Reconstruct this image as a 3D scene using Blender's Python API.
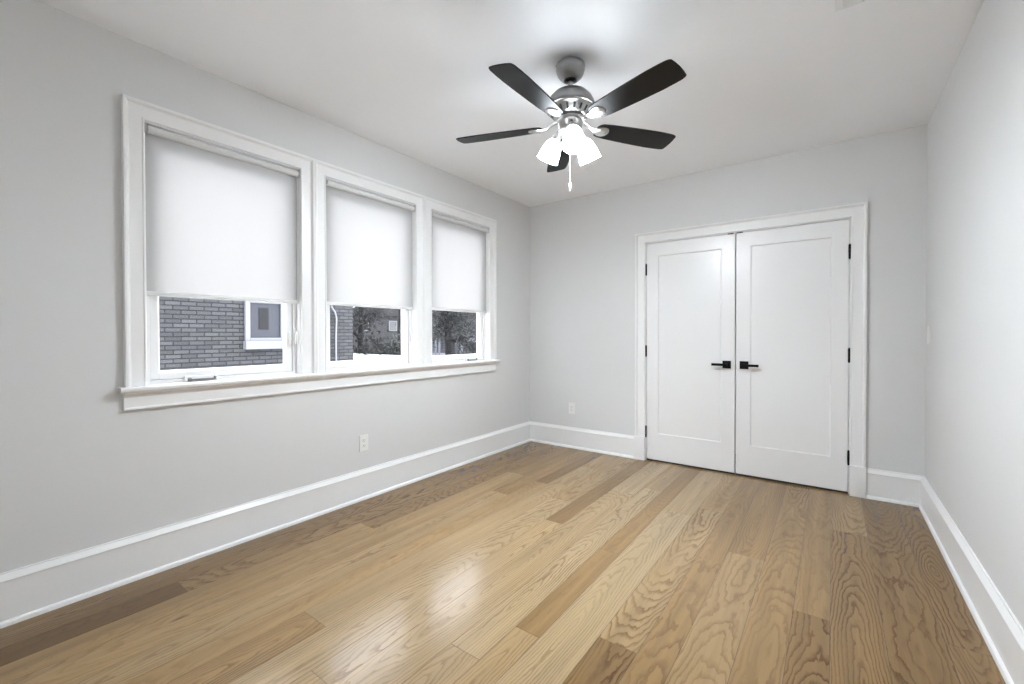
import bpy, bmesh, math, random
from mathutils import Vector, Matrix
PI = math.pi
sc = bpy.context.scene
COL = sc.collection
for o in list(bpy.data.objects):
    bpy.data.objects.remove(o, do_unlink=True)

# ------------------------------------------------------------------ camera
W, D, H = 3.263, 4.32, 2.621          # room: x 0..W, y -D..0, z 0..H
cd = bpy.data.cameras.new('camera')
cam = bpy.data.objects.new('camera', cd)
COL.objects.link(cam)
YAW, PITCH, ROLL = 0.6317, -0.0105, -0.0015
F = Vector((-math.sin(YAW)*math.cos(PITCH), math.cos(YAW)*math.cos(PITCH), math.sin(PITCH)))
R = Vector((math.cos(YAW), math.sin(YAW), 0))
U = R.cross(F)
R2 = R*math.cos(ROLL) + U*math.sin(ROLL)
U2 = -R*math.sin(ROLL) + U*math.cos(ROLL)
m = Matrix((R2, U2, -F)).transposed().to_4x4()
m.translation = Vector((2.7499, -4.0955, 1.1891))
cam.matrix_world = m
cd.sensor_fit = 'HORIZONTAL'
cd.sensor_width = 36.0
cd.lens = 438.43/1024*36
cd.shift_y = (339.322-342)/1024
cd.clip_start = 0.02
sc.camera = cam

# ------------------------------------------------------------------ light + exposure
SKY, LAMP, BULB = 8.0, 32.0, 1850.0     # sky radiance, lit glass shades, bulbs inside them
wd = bpy.data.worlds.new('overcast_sky')
sc.world = wd
wd.use_nodes = True
wt = wd.node_tree
bg = wt.nodes['Background']
wtc = wt.nodes.new('ShaderNodeTexCoord')
wsep = wt.nodes.new('ShaderNodeSeparateXYZ')
wr = wt.nodes.new('ShaderNodeValToRGB')
wt.links.new(wtc.outputs['Generated'], wsep.inputs[0])
wt.links.new(wsep.outputs['Z'], wr.inputs[0])
wr.color_ramp.elements[0].position = 0.0
wr.color_ramp.elements[0].color = (.86, .90, .97, 1)
wr.color_ramp.elements[1].position = 1.0
wr.color_ramp.elements[1].color = (1, 1, 1, 1)
wt.links.new(wr.outputs[0], bg.inputs['Color'])
bg.inputs['Strength'].default_value = SKY
sc.view_settings.view_transform = 'Standard'
sc.view_settings.look = 'None'
sc.view_settings.gamma = 1.0
sc.view_settings.use_curve_mapping = False
sc.view_settings.exposure = 0.1
sc.cycles.max_bounces = 16
sc.cycles.diffuse_bounces = 10
sc.cycles.glossy_bounces = 6
sc.cycles.transmission_bounces = 10
sc.cycles.transparent_max_bounces = 12

# ------------------------------------------------------------------ materials
def lin(r, g, b):
    f = lambda c: (c/255/12.92) if c/255 <= .04045 else ((c/255+.055)/1.055)**2.4
    return (f(r), f(g), f(b), 1)

def mat(name, color, rough=.5, metal=0., noise=0., nscale=8., bump=0., bscale=200., spec=.5, stretch=(1, 1, 1)):
    M = bpy.data.materials.new(name)
    M.use_nodes = True
    t = M.node_tree
    b = t.nodes['Principled BSDF']
    b.inputs['Base Color'].default_value = color
    b.inputs['Roughness'].default_value = rough
    b.inputs['Metallic'].default_value = metal
    b.inputs['Specular IOR Level'].default_value = spec
    tc = t.nodes.new('ShaderNodeTexCoord')
    mp = t.nodes.new('ShaderNodeMapping')
    mp.inputs['Scale'].default_value = stretch
    t.links.new(tc.outputs['Object'], mp.inputs[0])
    n = t.nodes.new('ShaderNodeTexNoise')
    n.inputs['Scale'].default_value = nscale
    n.inputs['Detail'].default_value = 3
    t.links.new(mp.outputs[0], n.inputs['Vector'])
    mx = t.nodes.new('ShaderNodeMix')
    mx.data_type = 'RGBA'
    mx.inputs['A'].default_value = [c*(1-noise) for c in color[:3]]+[1]
    mx.inputs['B'].default_value = [min(1, c*(1+noise)) for c in color[:3]]+[1]
    t.links.new(n.outputs['Fac'], mx.inputs['Factor'])
    t.links.new(mx.outputs['Result'], b.inputs['Base Color'])
    if bump:
        n2 = t.nodes.new('ShaderNodeTexNoise')
        n2.inputs['Scale'].default_value = bscale
        t.links.new(mp.outputs[0], n2.inputs['Vector'])
        bp = t.nodes.new('ShaderNodeBump')
        bp.inputs['Strength'].default_value = bump
        bp.inputs['Distance'].default_value = .002
        t.links.new(n2.outputs['Fac'], bp.inputs['Height'])
        t.links.new(bp.outputs[0], b.inputs['Normal'])
    return M

PAINT = mat('wall_paint_grey', (.69, .69, .688, 1), .55, noise=.01, bump=.06, bscale=260, spec=.3)
CEIL = mat('ceiling_paint', (.90, .912, .935, 1), .8, noise=.008, spec=.2)
TRIM = mat('trim_paint_white', (.84, .84, .837, 1), .34, noise=.006, bump=.02, bscale=60)
DOORP = mat('door_paint_white', (.84, .84, .843, 1), .30, noise=.006, bump=.02, bscale=80)
SASHM = mat('sash_white', (.83, .83, .83, 1), .35, noise=.006)
BLACK = mat('matt_black_metal', (.003, .003, .003, 1), .6, noise=.2, spec=.15)
PLATE = mat('white_plastic', (.80, .80, .78, 1), .3, noise=.01)
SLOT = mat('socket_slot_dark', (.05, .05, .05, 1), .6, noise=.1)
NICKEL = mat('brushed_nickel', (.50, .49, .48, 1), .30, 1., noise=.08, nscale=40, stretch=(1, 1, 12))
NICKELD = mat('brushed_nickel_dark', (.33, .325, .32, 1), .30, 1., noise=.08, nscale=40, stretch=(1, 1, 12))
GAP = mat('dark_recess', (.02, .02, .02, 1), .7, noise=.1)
def blade_mat():
    M = bpy.data.materials.new('black_lacquered_blade')
    M.use_nodes = True
    t = M.node_tree
    t.nodes.remove(t.nodes['Principled BSDF'])
    out = t.nodes['Material Output']
    d = t.nodes.new('ShaderNodeBsdfDiffuse')
    d.inputs[0].default_value = (.0012, .0012, .0015, 1)
    g = t.nodes.new('ShaderNodeBsdfGlossy')
    g.distribution = 'BECKMANN'
    g.inputs['Roughness'].default_value = .46
    lw = t.nodes.new('ShaderNodeLayerWeight')
    pw = t.nodes.new('ShaderNodeMath'); pw.operation = 'POWER'; pw.inputs[1].default_value = 5.
    t.links.new(lw.outputs['Facing'], pw.inputs[0])
    fr = t.nodes.new('ShaderNodeMath'); fr.operation = 'MULTIPLY_ADD'
    fr.inputs[1].default_value = .4; fr.inputs[2].default_value = .055
    t.links.new(pw.outputs[0], fr.inputs[0])
    tc = t.nodes.new('ShaderNodeTexCoord')
    n = t.nodes.new('ShaderNodeTexNoise'); n.inputs['Scale'].default_value = 60
    bp = t.nodes.new('ShaderNodeBump'); bp.inputs['Strength'].default_value = .03
    t.links.new(tc.outputs['Object'], n.inputs['Vector'])
    t.links.new(n.outputs['Fac'], bp.inputs['Height'])
    t.links.new(bp.outputs[0], g.inputs['Normal'])
    mx = t.nodes.new('ShaderNodeMixShader')
    t.links.new(fr.outputs[0], mx.inputs[0])
    t.links.new(d.outputs[0], mx.inputs[1])
    t.links.new(g.outputs[0], mx.inputs[2])
    t.links.new(mx.outputs[0], out.inputs[0])
    return M
BLADE = blade_mat()
CHAIN = mat('bead_chain_white', (.8, .8, .78, 1), .35, noise=.02)
VENTM = mat('vent_enamel', (.80, .81, .82, 1), .5, noise=.01)
HANDLE = mat('crank_grey_shaded', (.16, .16, .16, 1), .4, noise=.05)  # handle grey darkened to carry the shadow below the crank cover
GREYM = mat('crank_grey', (.62, .62, .61, 1), .4, noise=.02)

def glass_mat():
    M = bpy.data.materials.new('window_glass')
    M.use_nodes = True
    t = M.node_tree
    t.nodes.remove(t.nodes['Principled BSDF'])
    out = t.nodes['Material Output']
    tr = t.nodes.new('ShaderNodeBsdfTransparent')
    tr.inputs[0].default_value = (.90, .915, .94, 1)
    gl = t.nodes.new('ShaderNodeBsdfGlossy')
    gl.inputs['Roughness'].default_value = .02
    lw = t.nodes.new('ShaderNodeLayerWeight')
    lw.inputs['Blend'].default_value = .5
    pw = t.nodes.new('ShaderNodeMath'); pw.operation = 'POWER'; pw.inputs[1].default_value = 5.
    t.links.new(lw.outputs['Facing'], pw.inputs[0])
    fr = t.nodes.new('ShaderNodeMath'); fr.operation = 'MULTIPLY_ADD'
    fr.inputs[1].default_value = .9; fr.inputs[2].default_value = .02
    t.links.new(pw.outputs[0], fr.inputs[0])
    mx = t.nodes.new('ShaderNodeMixShader')
    t.links.new(fr.outputs[0], mx.inputs[0])
    t.links.new(tr.outputs[0], mx.inputs[1])
    t.links.new(gl.outputs[0], mx.inputs[2])
    t.links.new(mx.outputs[0], out.inputs[0])
    return M
GLASS = glass_mat()

def fabric_mat():
    M = bpy.data.materials.new('shade_fabric')
    M.use_nodes = True
    t = M.node_tree
    t.nodes.remove(t.nodes['Principled BSDF'])
    out = t.nodes['Material Output']
    d = t.nodes.new('ShaderNodeBsdfDiffuse')
    d.inputs[0].default_value = (.80, .80, .795, 1)
    tl = t.nodes.new('ShaderNodeBsdfTranslucent')
    tl.inputs[0].default_value = (.385, .378, .370, 1)
    mx = t.nodes.new('ShaderNodeMixShader')
    mx.inputs[0].default_value = .62
    tc = t.nodes.new('ShaderNodeTexCoord')
    w1 = t.nodes.new('ShaderNodeTexNoise')
    w1.inputs['Scale'].default_value = 900
    bp = t.nodes.new('ShaderNodeBump')
    bp.inputs['Strength'].default_value = .05
    t.links.new(tc.outputs['Object'], w1.inputs['Vector'])
    t.links.new(w1.outputs['Fac'], bp.inputs['Height'])
    t.links.new(bp.outputs[0], d.inputs['Normal'])
    t.links.new(d.outputs[0], mx.inputs[1])
    t.links.new(tl.outputs[0], mx.inputs[2])
    t.links.new(mx.outputs[0], out.inputs[0])
    return M
FABRIC = fabric_mat()

def emit_mat(name, color, strength, mixdiff=True):
    M = bpy.data.materials.new(name)
    M.use_nodes = True
    b = M.node_tree.nodes['Principled BSDF']
    b.inputs['Base Color'].default_value = (.85, .85, .83, 1)
    b.inputs['Roughness'].default_value = .4
    b.inputs['Emission Color'].default_value = color
    b.inputs['Emission Strength'].default_value = strength
    return M
SHADEGLASS = emit_mat('lit_frosted_glass', (.855, .93, 1, 1), LAMP)
BULBM = emit_mat('lit_bulb', (.855, .93, 1, 1), BULB)

def floor_mat():
    M = bpy.data.materials.new('oak_planks')
    M.use_nodes = True
    t = M.node_tree
    N = t.nodes.new
    L = t.links.new
    b = t.nodes['Principled BSDF']
    uv = N('ShaderNodeUVMap'); uv.uv_map = 'grain'
    sp = N('ShaderNodeSeparateXYZ'); L(uv.outputs[0], sp.inputs[0])
    at = N('ShaderNodeAttribute'); at.attribute_name = 'plank'
    asp = N('ShaderNodeSeparateColor'); L(at.outputs['Color'], asp.inputs[0])
    def math_(op, a, bb=None, c=None):
        n = N('ShaderNodeMath'); n.operation = op
        for i, x in enumerate((a, bb, c)):
            if x is None: continue
            if isinstance(x, (int, float)): n.inputs[i].default_value = x
            else: L(x, n.inputs[i])
        return n.outputs[0]
    def noise(sx, sy, detail=2., rough=.5, off=0.):
        v = N('ShaderNodeCombineXYZ')
        L(math_('MULTIPLY', sp.outputs[0], sx), v.inputs[0])
        L(math_('MULTIPLY', sp.outputs[1], sy), v.inputs[1])
        v.inputs[2].default_value = off
        n = N('ShaderNodeTexNoise')
        n.inputs['Scale'].default_value = 1.
        n.inputs['Detail'].default_value = detail
        n.inputs['Roughness'].default_value = rough
        L(v.outputs[0], n.inputs['Vector'])
        return n.outputs['Fac']
    u, v = sp.outputs[0], sp.outputs[1]
    n1 = noise(2.2, .75, 1.0)                       # slow depth of the cut through the rings
    n2 = noise(15., 3.4, 2.0, .5, 3.)               # wobble of the rings
    n3 = noise(70., 18., 2.0, .55, 7.)
    d = math_('ADD', math_('MULTIPLY', math_('SUBTRACT', n1, .5), .20),
              math_('MULTIPLY', math_('SUBTRACT', n2, .5), .042))
    d = math_('ADD', d, asp.outputs[1])
    uu = math_('ADD', u, math_('MULTIPLY', math_('SUBTRACT', noise(5., 1.7, 1., .5, 11.), .5), .05))
    r = math_('SQRT', math_('ADD', math_('MULTIPLY', uu, uu), math_('MULTIPLY', d, d)))
    ph = math_('ADD', math_('MULTIPLY', r, 84.), math_('MULTIPLY', math_('SUBTRACT', n3, .5), .75))
    fr = math_('FRACT', ph)
    cr = N('ShaderNodeValToRGB'); L(fr, cr.inputs[0])
    e = cr.color_ramp.elements
    e[0].position = 0.; e[0].color = (1, 1, 1, 1)
    e[1].position = .42; e[1].color = (0, 0, 0, 1)
    e2 = e.new(.15); e2.color = (.60, .60, .60, 1)
    e3 = e.new(.90); e3.color = (.0, .0, .0, 1)
    e4 = e.new(1.); e4.color = (1, 1, 1, 1)
    mask = noise(9., 1.6, 2., .5, 21.)
    mr = N('ShaderNodeMapRange'); L(mask, mr.inputs[0])
    mr.inputs[1].default_value = .3; mr.inputs[2].default_value = .7
    mr.inputs[3].default_value = .25; mr.inputs[4].default_value = 1.
    pores = noise(170., 2.2, 1., .5, 31.)
    pr = N('ShaderNodeMapRange'); L(pores, pr.inputs[0])
    pr.inputs[1].default_value = .45; pr.inputs[2].default_value = .75
    g = math_('MULTIPLY', math_('MULTIPLY', cr.outputs[0], mr.outputs[0]), asp.outputs[2])
    g = math_('MULTIPLY', g, 1.22)
    g = math_('ADD', g, math_('MULTIPLY', pr.outputs[0], .13))
    kv = N('ShaderNodeCombineXYZ')
    L(math_('MULTIPLY', u, 7.), kv.inputs[0]); L(math_('MULTIPLY', v, 1.7), kv.inputs[1])
    vo = N('ShaderNodeTexVoronoi'); vo.inputs['Scale'].default_value = 1.
    L(kv.outputs[0], vo.inputs['Vector'])
    vs_ = N('ShaderNodeSeparateColor'); L(vo.outputs['Color'], vs_.inputs[0])
    pick = math_('GREATER_THAN', vs_.outputs[0], .84)
    kr = N('ShaderNodeMapRange'); L(vo.outputs['Distance'], kr.inputs[0])
    kr.inputs[1].default_value = .03; kr.inputs[2].default_value = .085
    kr.inputs[3].default_value = .85; kr.inputs[4].default_value = 0.
    g = math_('MAXIMUM', g, math_('MULTIPLY', pick, kr.outputs[0]))
    # tone of the plank
    tr = N('ShaderNodeValToRGB'); L(asp.outputs[0], tr.inputs[0])
    e = tr.color_ramp.elements
    e[0].position = 0.; e[0].color = (.095, .047, .013, 1)
    e[1].position = 1.; e[1].color = (.455, .358, .222, 1)
    em = e.new(.5); em.color = (.285, .178, .077, 1)
    # broad streaks of tone along the plank
    st = noise(16., .9, 2., .55, 41.)
    stm = N('ShaderNodeMapRange'); L(st, stm.inputs[0])
    stm.inputs[1].default_value = .3; stm.inputs[2].default_value = .7
    stm.inputs[3].default_value = .84; stm.inputs[4].default_value = 1.12
    c1 = N('ShaderNodeMix'); c1.data_type = 'RGBA'; c1.blend_type = 'MULTIPLY'
    c1.inputs['Factor'].default_value = 1.
    L(tr.outputs[0], c1.inputs['A'])
    cc = N('ShaderNodeCombineColor')
    for i in range(3): L(stm.outputs[0], cc.inputs[i])
    L(cc.outputs[0], c1.inputs['B'])
    dk = N('ShaderNodeMix'); dk.data_type = 'RGBA'; dk.blend_type = 'MULTIPLY'
    dk.inputs['B'].default_value = (.36, .255, .16, 1)
    gc = math_('MINIMUM', g, 1.)
    L(gc, dk.inputs['Factor'])
    L(c1.outputs['Result'], dk.inputs['A'])
    L(dk.outputs['Result'], b.inputs['Base Color'])
    ro = math_('ADD', .19, math_('MULTIPLY', gc, .05))
    L(ro, b.inputs['Roughness'])
    b.inputs['Specular IOR Level'].default_value = .42
    bp = N('ShaderNodeBump')
    bp.inputs['Strength'].default_value = .03
    bp.inputs['Distance'].default_value = .0005
    L(math_('SUBTRACT', 1., gc), bp.inputs['Height'])
    L(bp.outputs[0], b.inputs['Normal'])
    return M

def brick_mat(c1, c2, mortar, bw=.205, rh=.0677, axis='yz'):
    M = bpy.data.materials.new('brick')
    M.use_nodes = True
    t = M.node_tree
    b = t.nodes['Principled BSDF']
    tc = t.nodes.new('ShaderNodeTexCoord')
    sp = t.nodes.new('ShaderNodeSeparateXYZ')
    cb = t.nodes.new('ShaderNodeCombineXYZ')
    t.links.new(tc.outputs['Object'], sp.inputs[0])
    ad = t.nodes.new('ShaderNodeMath'); ad.operation = 'ADD'
    t.links.new(sp.outputs['X'], ad.inputs[0]); t.links.new(sp.outputs['Y'], ad.inputs[1])
    t.links.new(ad.outputs[0], cb.inputs[0])
    t.links.new(sp.outputs['Z'], cb.inputs[1])
    br = t.nodes.new('ShaderNodeTexBrick')
    br.inputs['Scale'].default_value = 1.
    br.inputs['Brick Width'].default_value = bw
    br.inputs['Row Height'].default_value = rh
    br.inputs['Mortar Size'].default_value = .0095
    br.inputs['Mortar Smooth'].default_value = .2
    br.inputs['Bias'].default_value = 0.
    br.inputs['Color1'].default_value = c1
    br.inputs['Color2'].default_value = c2
    br.inputs['Mortar'].default_value = mortar
    t.links.new(cb.outputs[0], br.inputs['Vector'])
    t.links.new(br.outputs['Color'], b.inputs['Base Color'])
    b.inputs['Roughness'].default_value = .85
    bp = t.nodes.new('ShaderNodeBump')
    bp.inputs['Strength'].default_value = .6
    bp.inputs['Distance'].default_value = .006
    bp.invert = True
    t.links.new(br.outputs['Fac'], bp.inputs['Height'])
    t.links.new(bp.outputs[0], b.inputs['Normal'])
    return M
BRICK = brick_mat((.023, .0232, .0252, 1), (.045, .0455, .0485, 1), (.0030, .0030, .0034, 1))

# ------------------------------------------------------------------ helpers
def box(bm, x0, x1, y0, y1, z0, z1, bev=0.):
    vs = [bm.verts.new(p) for p in ((x0, y0, z0), (x1, y0, z0), (x1, y1, z0), (x0, y1, z0),
                                    (x0, y0, z1), (x1, y0, z1), (x1, y1, z1), (x0, y1, z1))]
    fs = [bm.faces.new([vs[i] for i in f]) for f in ((0, 3, 2, 1), (4, 5, 6, 7), (0, 1, 5, 4), (1, 2, 6, 5), (2, 3, 7, 6), (3, 0, 4, 7))]
    if bev:
        es = {e for f in fs for e in f.edges}
        bmesh.ops.bevel(bm, geom=list(es), offset=bev, segments=2, profile=.7, affect='EDGES')

def lathe(bm, prof, c=(0, 0, 0), seg=40, axis=None, caps=True):
    """prof: list of (r, h); axis = direction of h from c."""
    a = Vector(axis or (0, 0, 1)).normalized()
    t = Vector((0, 0, 1)) if abs(a.z) < .9 else Vector((1, 0, 0))
    p = a.cross(t).normalized(); q = a.cross(p)
    c = Vector(c)
    rings = []
    for r, h in prof:
        if r < 1e-6:
            rings.append([bm.verts.new(c+a*h)])
        else:
            rings.append([bm.verts.new(c+a*h+(p*math.cos(2*PI*k/seg)+q*math.sin(2*PI*k/seg))*r) for k in range(seg)])
    for A, B in zip(rings, rings[1:]):
        for k in range(seg):
            k2 = (k+1) % seg
            if len(A) == 1 and len(B) == 1: continue
            if len(A) == 1: bm.faces.new((A[0], B[k2], B[k]))
            elif len(B) == 1: bm.faces.new((A[k], A[k2], B[0]))
            else: bm.faces.new((A[k], A[k2], B[k2], B[k]))
    if caps:
        for rg in (rings[0], rings[-1]):
            if len(rg) > 1: bm.faces.new(rg)

def tube(bm, pts, rad, seg=10):
    pts = [Vector(p) for p in pts]
    if not isinstance(rad, (list, tuple)): rad = [rad]*len(pts)
    rings = []
    up = None
    for i, p in enumerate(pts):
        d = (pts[min(i+1, len(pts)-1)]-pts[max(i-1, 0)]).normalized()
        if up is None:
            up = Vector((0, 0, 1)) if abs(d.z) < .9 else Vector((1, 0, 0))
        a = d.cross(up).normalized(); b = a.cross(d).normalized(); up = b
        rings.append([bm.verts.new(p+(a*math.cos(2*PI*k/seg)+b*math.sin(2*PI*k/seg))*rad[i]) for k in range(seg)])
    for A, B in zip(rings, rings[1:]):
        for k in range(seg):
            bm.faces.new((A[k], A[(k+1) % seg], B[(k+1) % seg], B[k]))
    bm.faces.new(rings[0]); bm.faces.new(rings[-1])

def prism(bm, poly, f0, f1):
    """extrude a polygon (list of 2-tuples): f0/f1 map (a, b) to 3-D points."""
    A = [bm.verts.new(f0(*p)) for p in poly]; B = [bm.verts.new(f1(*p)) for p in poly]
    n = len(poly)
    bm.faces.new(A); bm.faces.new(B)
    for k in range(n):
        bm.faces.new((A[k], A[(k+1) % n], B[(k+1) % n], B[k]))

def sweep(bm, loops):
    """loops: list of rings of points (same count, open profile closed into a ring), joined in order, capped."""
    rg = [[bm.verts.new(p) for p in lp] for lp in loops]
    n = len(rg[0])
    for A, B in zip(rg, rg[1:]):
        for k in range(n):
            bm.faces.new((A[k], A[(k+1) % n], B[(k+1) % n], B[k]))
    bm.faces.new(rg[0]); bm.faces.new(rg[-1])

def obj(name, bm, mat_, parent=None, smooth=0):
    bmesh.ops.recalc_face_normals(bm, faces=bm.faces)
    me = bpy.data.meshes.new(name)
    if smooth:
        for f in bm.faces: f.smooth = True
        ang = math.radians(smooth)
        for e in bm.edges:
            if len(e.link_faces) == 2 and e.calc_face_angle(0) > ang: e.smooth = False
    bm.to_mesh(me); bm.free()
    for x in (mat_ if isinstance(mat_, (list, tuple)) else [mat_]): me.materials.append(x)
    o = bpy.data.objects.new(name, me)
    COL.objects.link(o)
    if parent:
        o.parent = parent
        root = parent
        while root.parent: root = root.parent
        o.matrix_parent_inverse = Matrix.Identity(4)
        if root.get('_loc'): pass
    return o

def tag(o, label=None, cat=None, group=None, kind=None):
    if label: o['label'] = label
    if cat: o['category'] = cat
    if group: o['group'] = group
    if kind: o['kind'] = kind
    return o

def empty(name, loc=(0, 0, 0), rz=0.):
    o = bpy.data.objects.new(name, None)
    COL.objects.link(o)
    o.location = loc
    o.rotation_euler = (0, 0, rz)
    o.empty_display_size = .1
    return o

def part(name, bm, mat_, root, smooth=0, shift=True):
    """part modelled in world coordinates under an Empty standing at root.location"""
    base = root
    off = Vector((0, 0, 0))
    while base:
        off += base.location
        base = base.parent
    if shift:
        bmesh.ops.translate(bm, vec=-off, verts=bm.verts)
    return obj(name, bm, mat_, root, smooth)

BM = bmesh.new

# ------------------------------------------------------------------ room shell
ZW0, ZW1 = .94, 2.248
WIN = [(-3.413, -2.6275), (-2.4565, -1.6715), (-1.5005, -.7255)]
TW = .145                                            # thickness of the outside wall
bm = BM()
y = -D
for a, b_ in WIN:
    box(bm, -TW, 0, y, a, ZW0-.03, ZW1)
    y = b_
box(bm, -TW, 0, y, .02, ZW0-.03, ZW1)
box(bm, -TW, 0, -D, .02, -.3, ZW0-.03)
box(bm, -TW, 0, -D, .02, ZW1, H+.2)
tag(obj('wall_left', bm, PAINT), 'light grey painted left wall with three windows', 'wall', kind='structure')

DX0, DX1, DZ = 1.325, 2.849, 2.045                  # closet opening
bm = BM()
box(bm, 0, DX0-.02, 0, .12, 0, H)
box(bm, DX1+.02, W, 0, .12, 0, H)
box(bm, DX0-.02, DX1+.02, 0, .12, DZ+.02, H)
tag(obj('wall_back', bm, PAINT), 'light grey painted back wall around the double closet doors', 'wall', kind='structure')
bm = BM()
box(bm, W, W+.12, -D, .12, 0, H)
tag(obj('wall_right', bm, PAINT), 'plain light grey painted right wall', 'wall', kind='structure')
bm = BM()
box(bm, -TW, W+.12, -D-.12, -D, 0, H)
tag(obj('wall_front', bm, PAINT), 'light grey wall behind the viewer', 'wall', kind='structure')
bm = BM()
box(bm, DX0-.14, DX0-.02, .12, .75, 0, H)
box(bm, DX1+.02, DX1+.14, .12, .75, 0, H)
box(bm, DX0-.14, DX1+.14, .75, .85, 0, H)
tag(obj('wall_closet', bm, PAINT), 'inside walls of the closet behind the doors', 'wall', kind='structure')
bm = BM()
box(bm, 0, W+.12, -D-.12, .85, H, H+.2)
tag(obj('ceiling', bm, CEIL), 'smooth white ceiling', 'ceiling', kind='structure')

# floor: planks of one mesh, laid towards the closet wall
random.seed(5)
STRIPS = [  # x0, x1, joints from the camera to the closet, tone and grain strength between them
    (.00, .21, [], [(.30, .8)]),
    (.21, .345, [-3.352], [(.10, .45), (.36, .95)]),
    (.345, .48, [-2.434], [(.52, .3), (.33, .7)]),
    (.48, .66, [-1.05], [(.56, .35), (.40, .4)]),
    (.66, .805, [-1.494], [(.62, .5), (.45, .4)]),
    (.805, .92, [-1.12], [(.54, .24), (.27, .4)]),
    (.92, 1.09, [-3.113, -.55], [(.50, .9), (.64, .4), (.56, .5)]),
    (1.09, 1.262, [-1.35], [(.68, .55), (.58, .6)]),
    (1.262, 1.385, [-3.273, -1.70], [(.64, .5), (.66, .6), (.30, .3)]),
    (1.385, 1.57, [-.95], [(.66, .5), (.72, .45)]),
    (1.57, 1.712, [-2.883, -.75], [(.66, .55), (.72, .7), (.62, .6)]),
    (1.712, 1.826, [-2.655, -1.85], [(.62, .45), (.46, .22), (.42, .3)]),
    (1.826, 2.012, [-1.088], [(.74, .42), (.66, .3)]),
    (2.012, 2.166, [-2.512, -.93], [(.33, .9), (.60, .7), (.55, .35)]),
    (2.166, 2.292, [-1.62], [(.46, .5), (.44, .3)]),
    (2.292, 2.466, [-1.47], [(.56, .5), (.45, .4)]),
    (2.466, 2.617, [-.525], [(.49, .5), (.52, .9)]),
    (2.617, 2.746, [-1.862], [(.33, 1.), (.46, .3)]),
    (2.746, 2.920, [-.80], [(.37, 1.), (.55, .6)]),
    (2.920, 3.107, [], [(.31, .8)]),
    (3.107, W, [-1.76], [(.36, .7), (.31, .8)]),
]
bm = BM()
ul = bm.loops.layers.uv.new('grain')
cl = bm.loops.layers.float_color.new('plank')
SY0, SY1 = -D, .75
box(bm, 0, W, SY0, SY1, -.2, -.0015)
for f in bm.faces: f.material_index = 1
G = .0008
for x0, x1, js, tn in STRIPS:
    ys = [SY0]+js+[SY1]
    for k in range(len(ys)-1):
        a, b_ = ys[k]+G, ys[k+1]-G
        vs = [bm.verts.new(p) for p in ((x0+G, a, 0), (x1-G, a, 0), (x1-G, b_, 0), (x0+G, b_, 0))]
        top = bm.faces.new(vs)
        low = [bm.verts.new((v.co.x, v.co.y, -.0015)) for v in vs]
        fs = [top]+[bm.faces.new((vs[i], low[i], low[(i+1) % 4], vs[(i+1) % 4])) for i in range(4)]
        cx = (x0+x1)/2 + random.uniform(-.03, .03)
        oy = random.uniform(0, 400)
        fl = random.choice((-1, 1))
        slope = random.choice((-1, 1))*random.uniform(.035, .10)
        yz = random.uniform(a-.9, b_+.9)
        for f in fs:
            for lp in f.loops:
                co = lp.vert.co
                lp[ul].uv = ((co.x-cx), co.y*fl+oy)
                lp[cl] = (tn[k][0], slope*(co.y-yz), tn[k][1], 1)
tag(obj('floor', bm, [floor_mat(), GAP]), 'light oak plank floor running towards the closet', 'floor', kind='structure')

# ------------------------------------------------------------------ baseboards
HB, TB = .214, .018
def base_profile():
    # (distance from wall, height): shoe moulding, flat board, stepped cap
    return [(0, 0), (TB+.014, 0), (TB+.0135, .008), (TB+.011, .015), (TB+.006, .0195), (TB, .021), (TB, HB-.036), (TB+.004, HB-.034), (TB+.004, HB-.029),
            (TB+.001, HB-.024), (TB-.004, HB-.016), (TB-.008, HB-.009), (TB-.010, HB-.006), (TB-.010, HB), (0, HB)]
def board(name, ring0, ring1, label):
    bm = BM()
    sweep(bm, [[ring0(d, z) for d, z in base_profile()], [ring1(d, z) for d, z in base_profile()]])
    tag(obj(name, bm, TRIM, smooth=25), label, 'baseboard', kind='structure')
board('baseboard_left', lambda d, z: (d, -D, z), lambda d, z: (d, -d, z), 'tall white baseboard along the window wall')
PL0, PL1 = 1.217, 2.951                              # outer edges of the casing plinths
board('baseboard_back', lambda d, z: (d, -d, z), lambda d, z: (PL0, -d, z), 'white baseboard left of the closet doors')
board('baseboard_corner', lambda d, z: (PL1, -d, z), lambda d, z: (W-d, -d, z), 'short white baseboard right of the closet doors')
board('baseboard_right', lambda d, z: (W-d, -d, z), lambda d, z: (W-d, -D, z), 'tall white baseboard along the right wall')

# ------------------------------------------------------------------ windows
CW = .0855
CPROF = [(0, 0), (0, .013), (.003, .016), (.008, .0165), (.011, .013), (.060, .014), (.064, .016), (.068, .022), (.071, .030), (.078, .033), (.0845, .032), (.0855, .029), (.0855, 0)]
for i, (a, b_) in enumerate(WIN):
    bm = BM()
    sweep(bm, [[(t, a-w, ZW0) for w, t in CPROF], [(t, a-w, ZW1+w) for w, t in CPROF],
               [(t, b_+w, ZW1+w) for w, t in CPROF], [(t, b_+w, ZW0) for w, t in CPROF]])
    tag(obj('trim_%d' % (i+1), bm, TRIM, smooth=25),
        ('white mitred casing around the largest, nearest window', 'white mitred casing around the middle window', 'white mitred casing around the far window by the corner')[i], 'trim', kind='structure')
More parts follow.
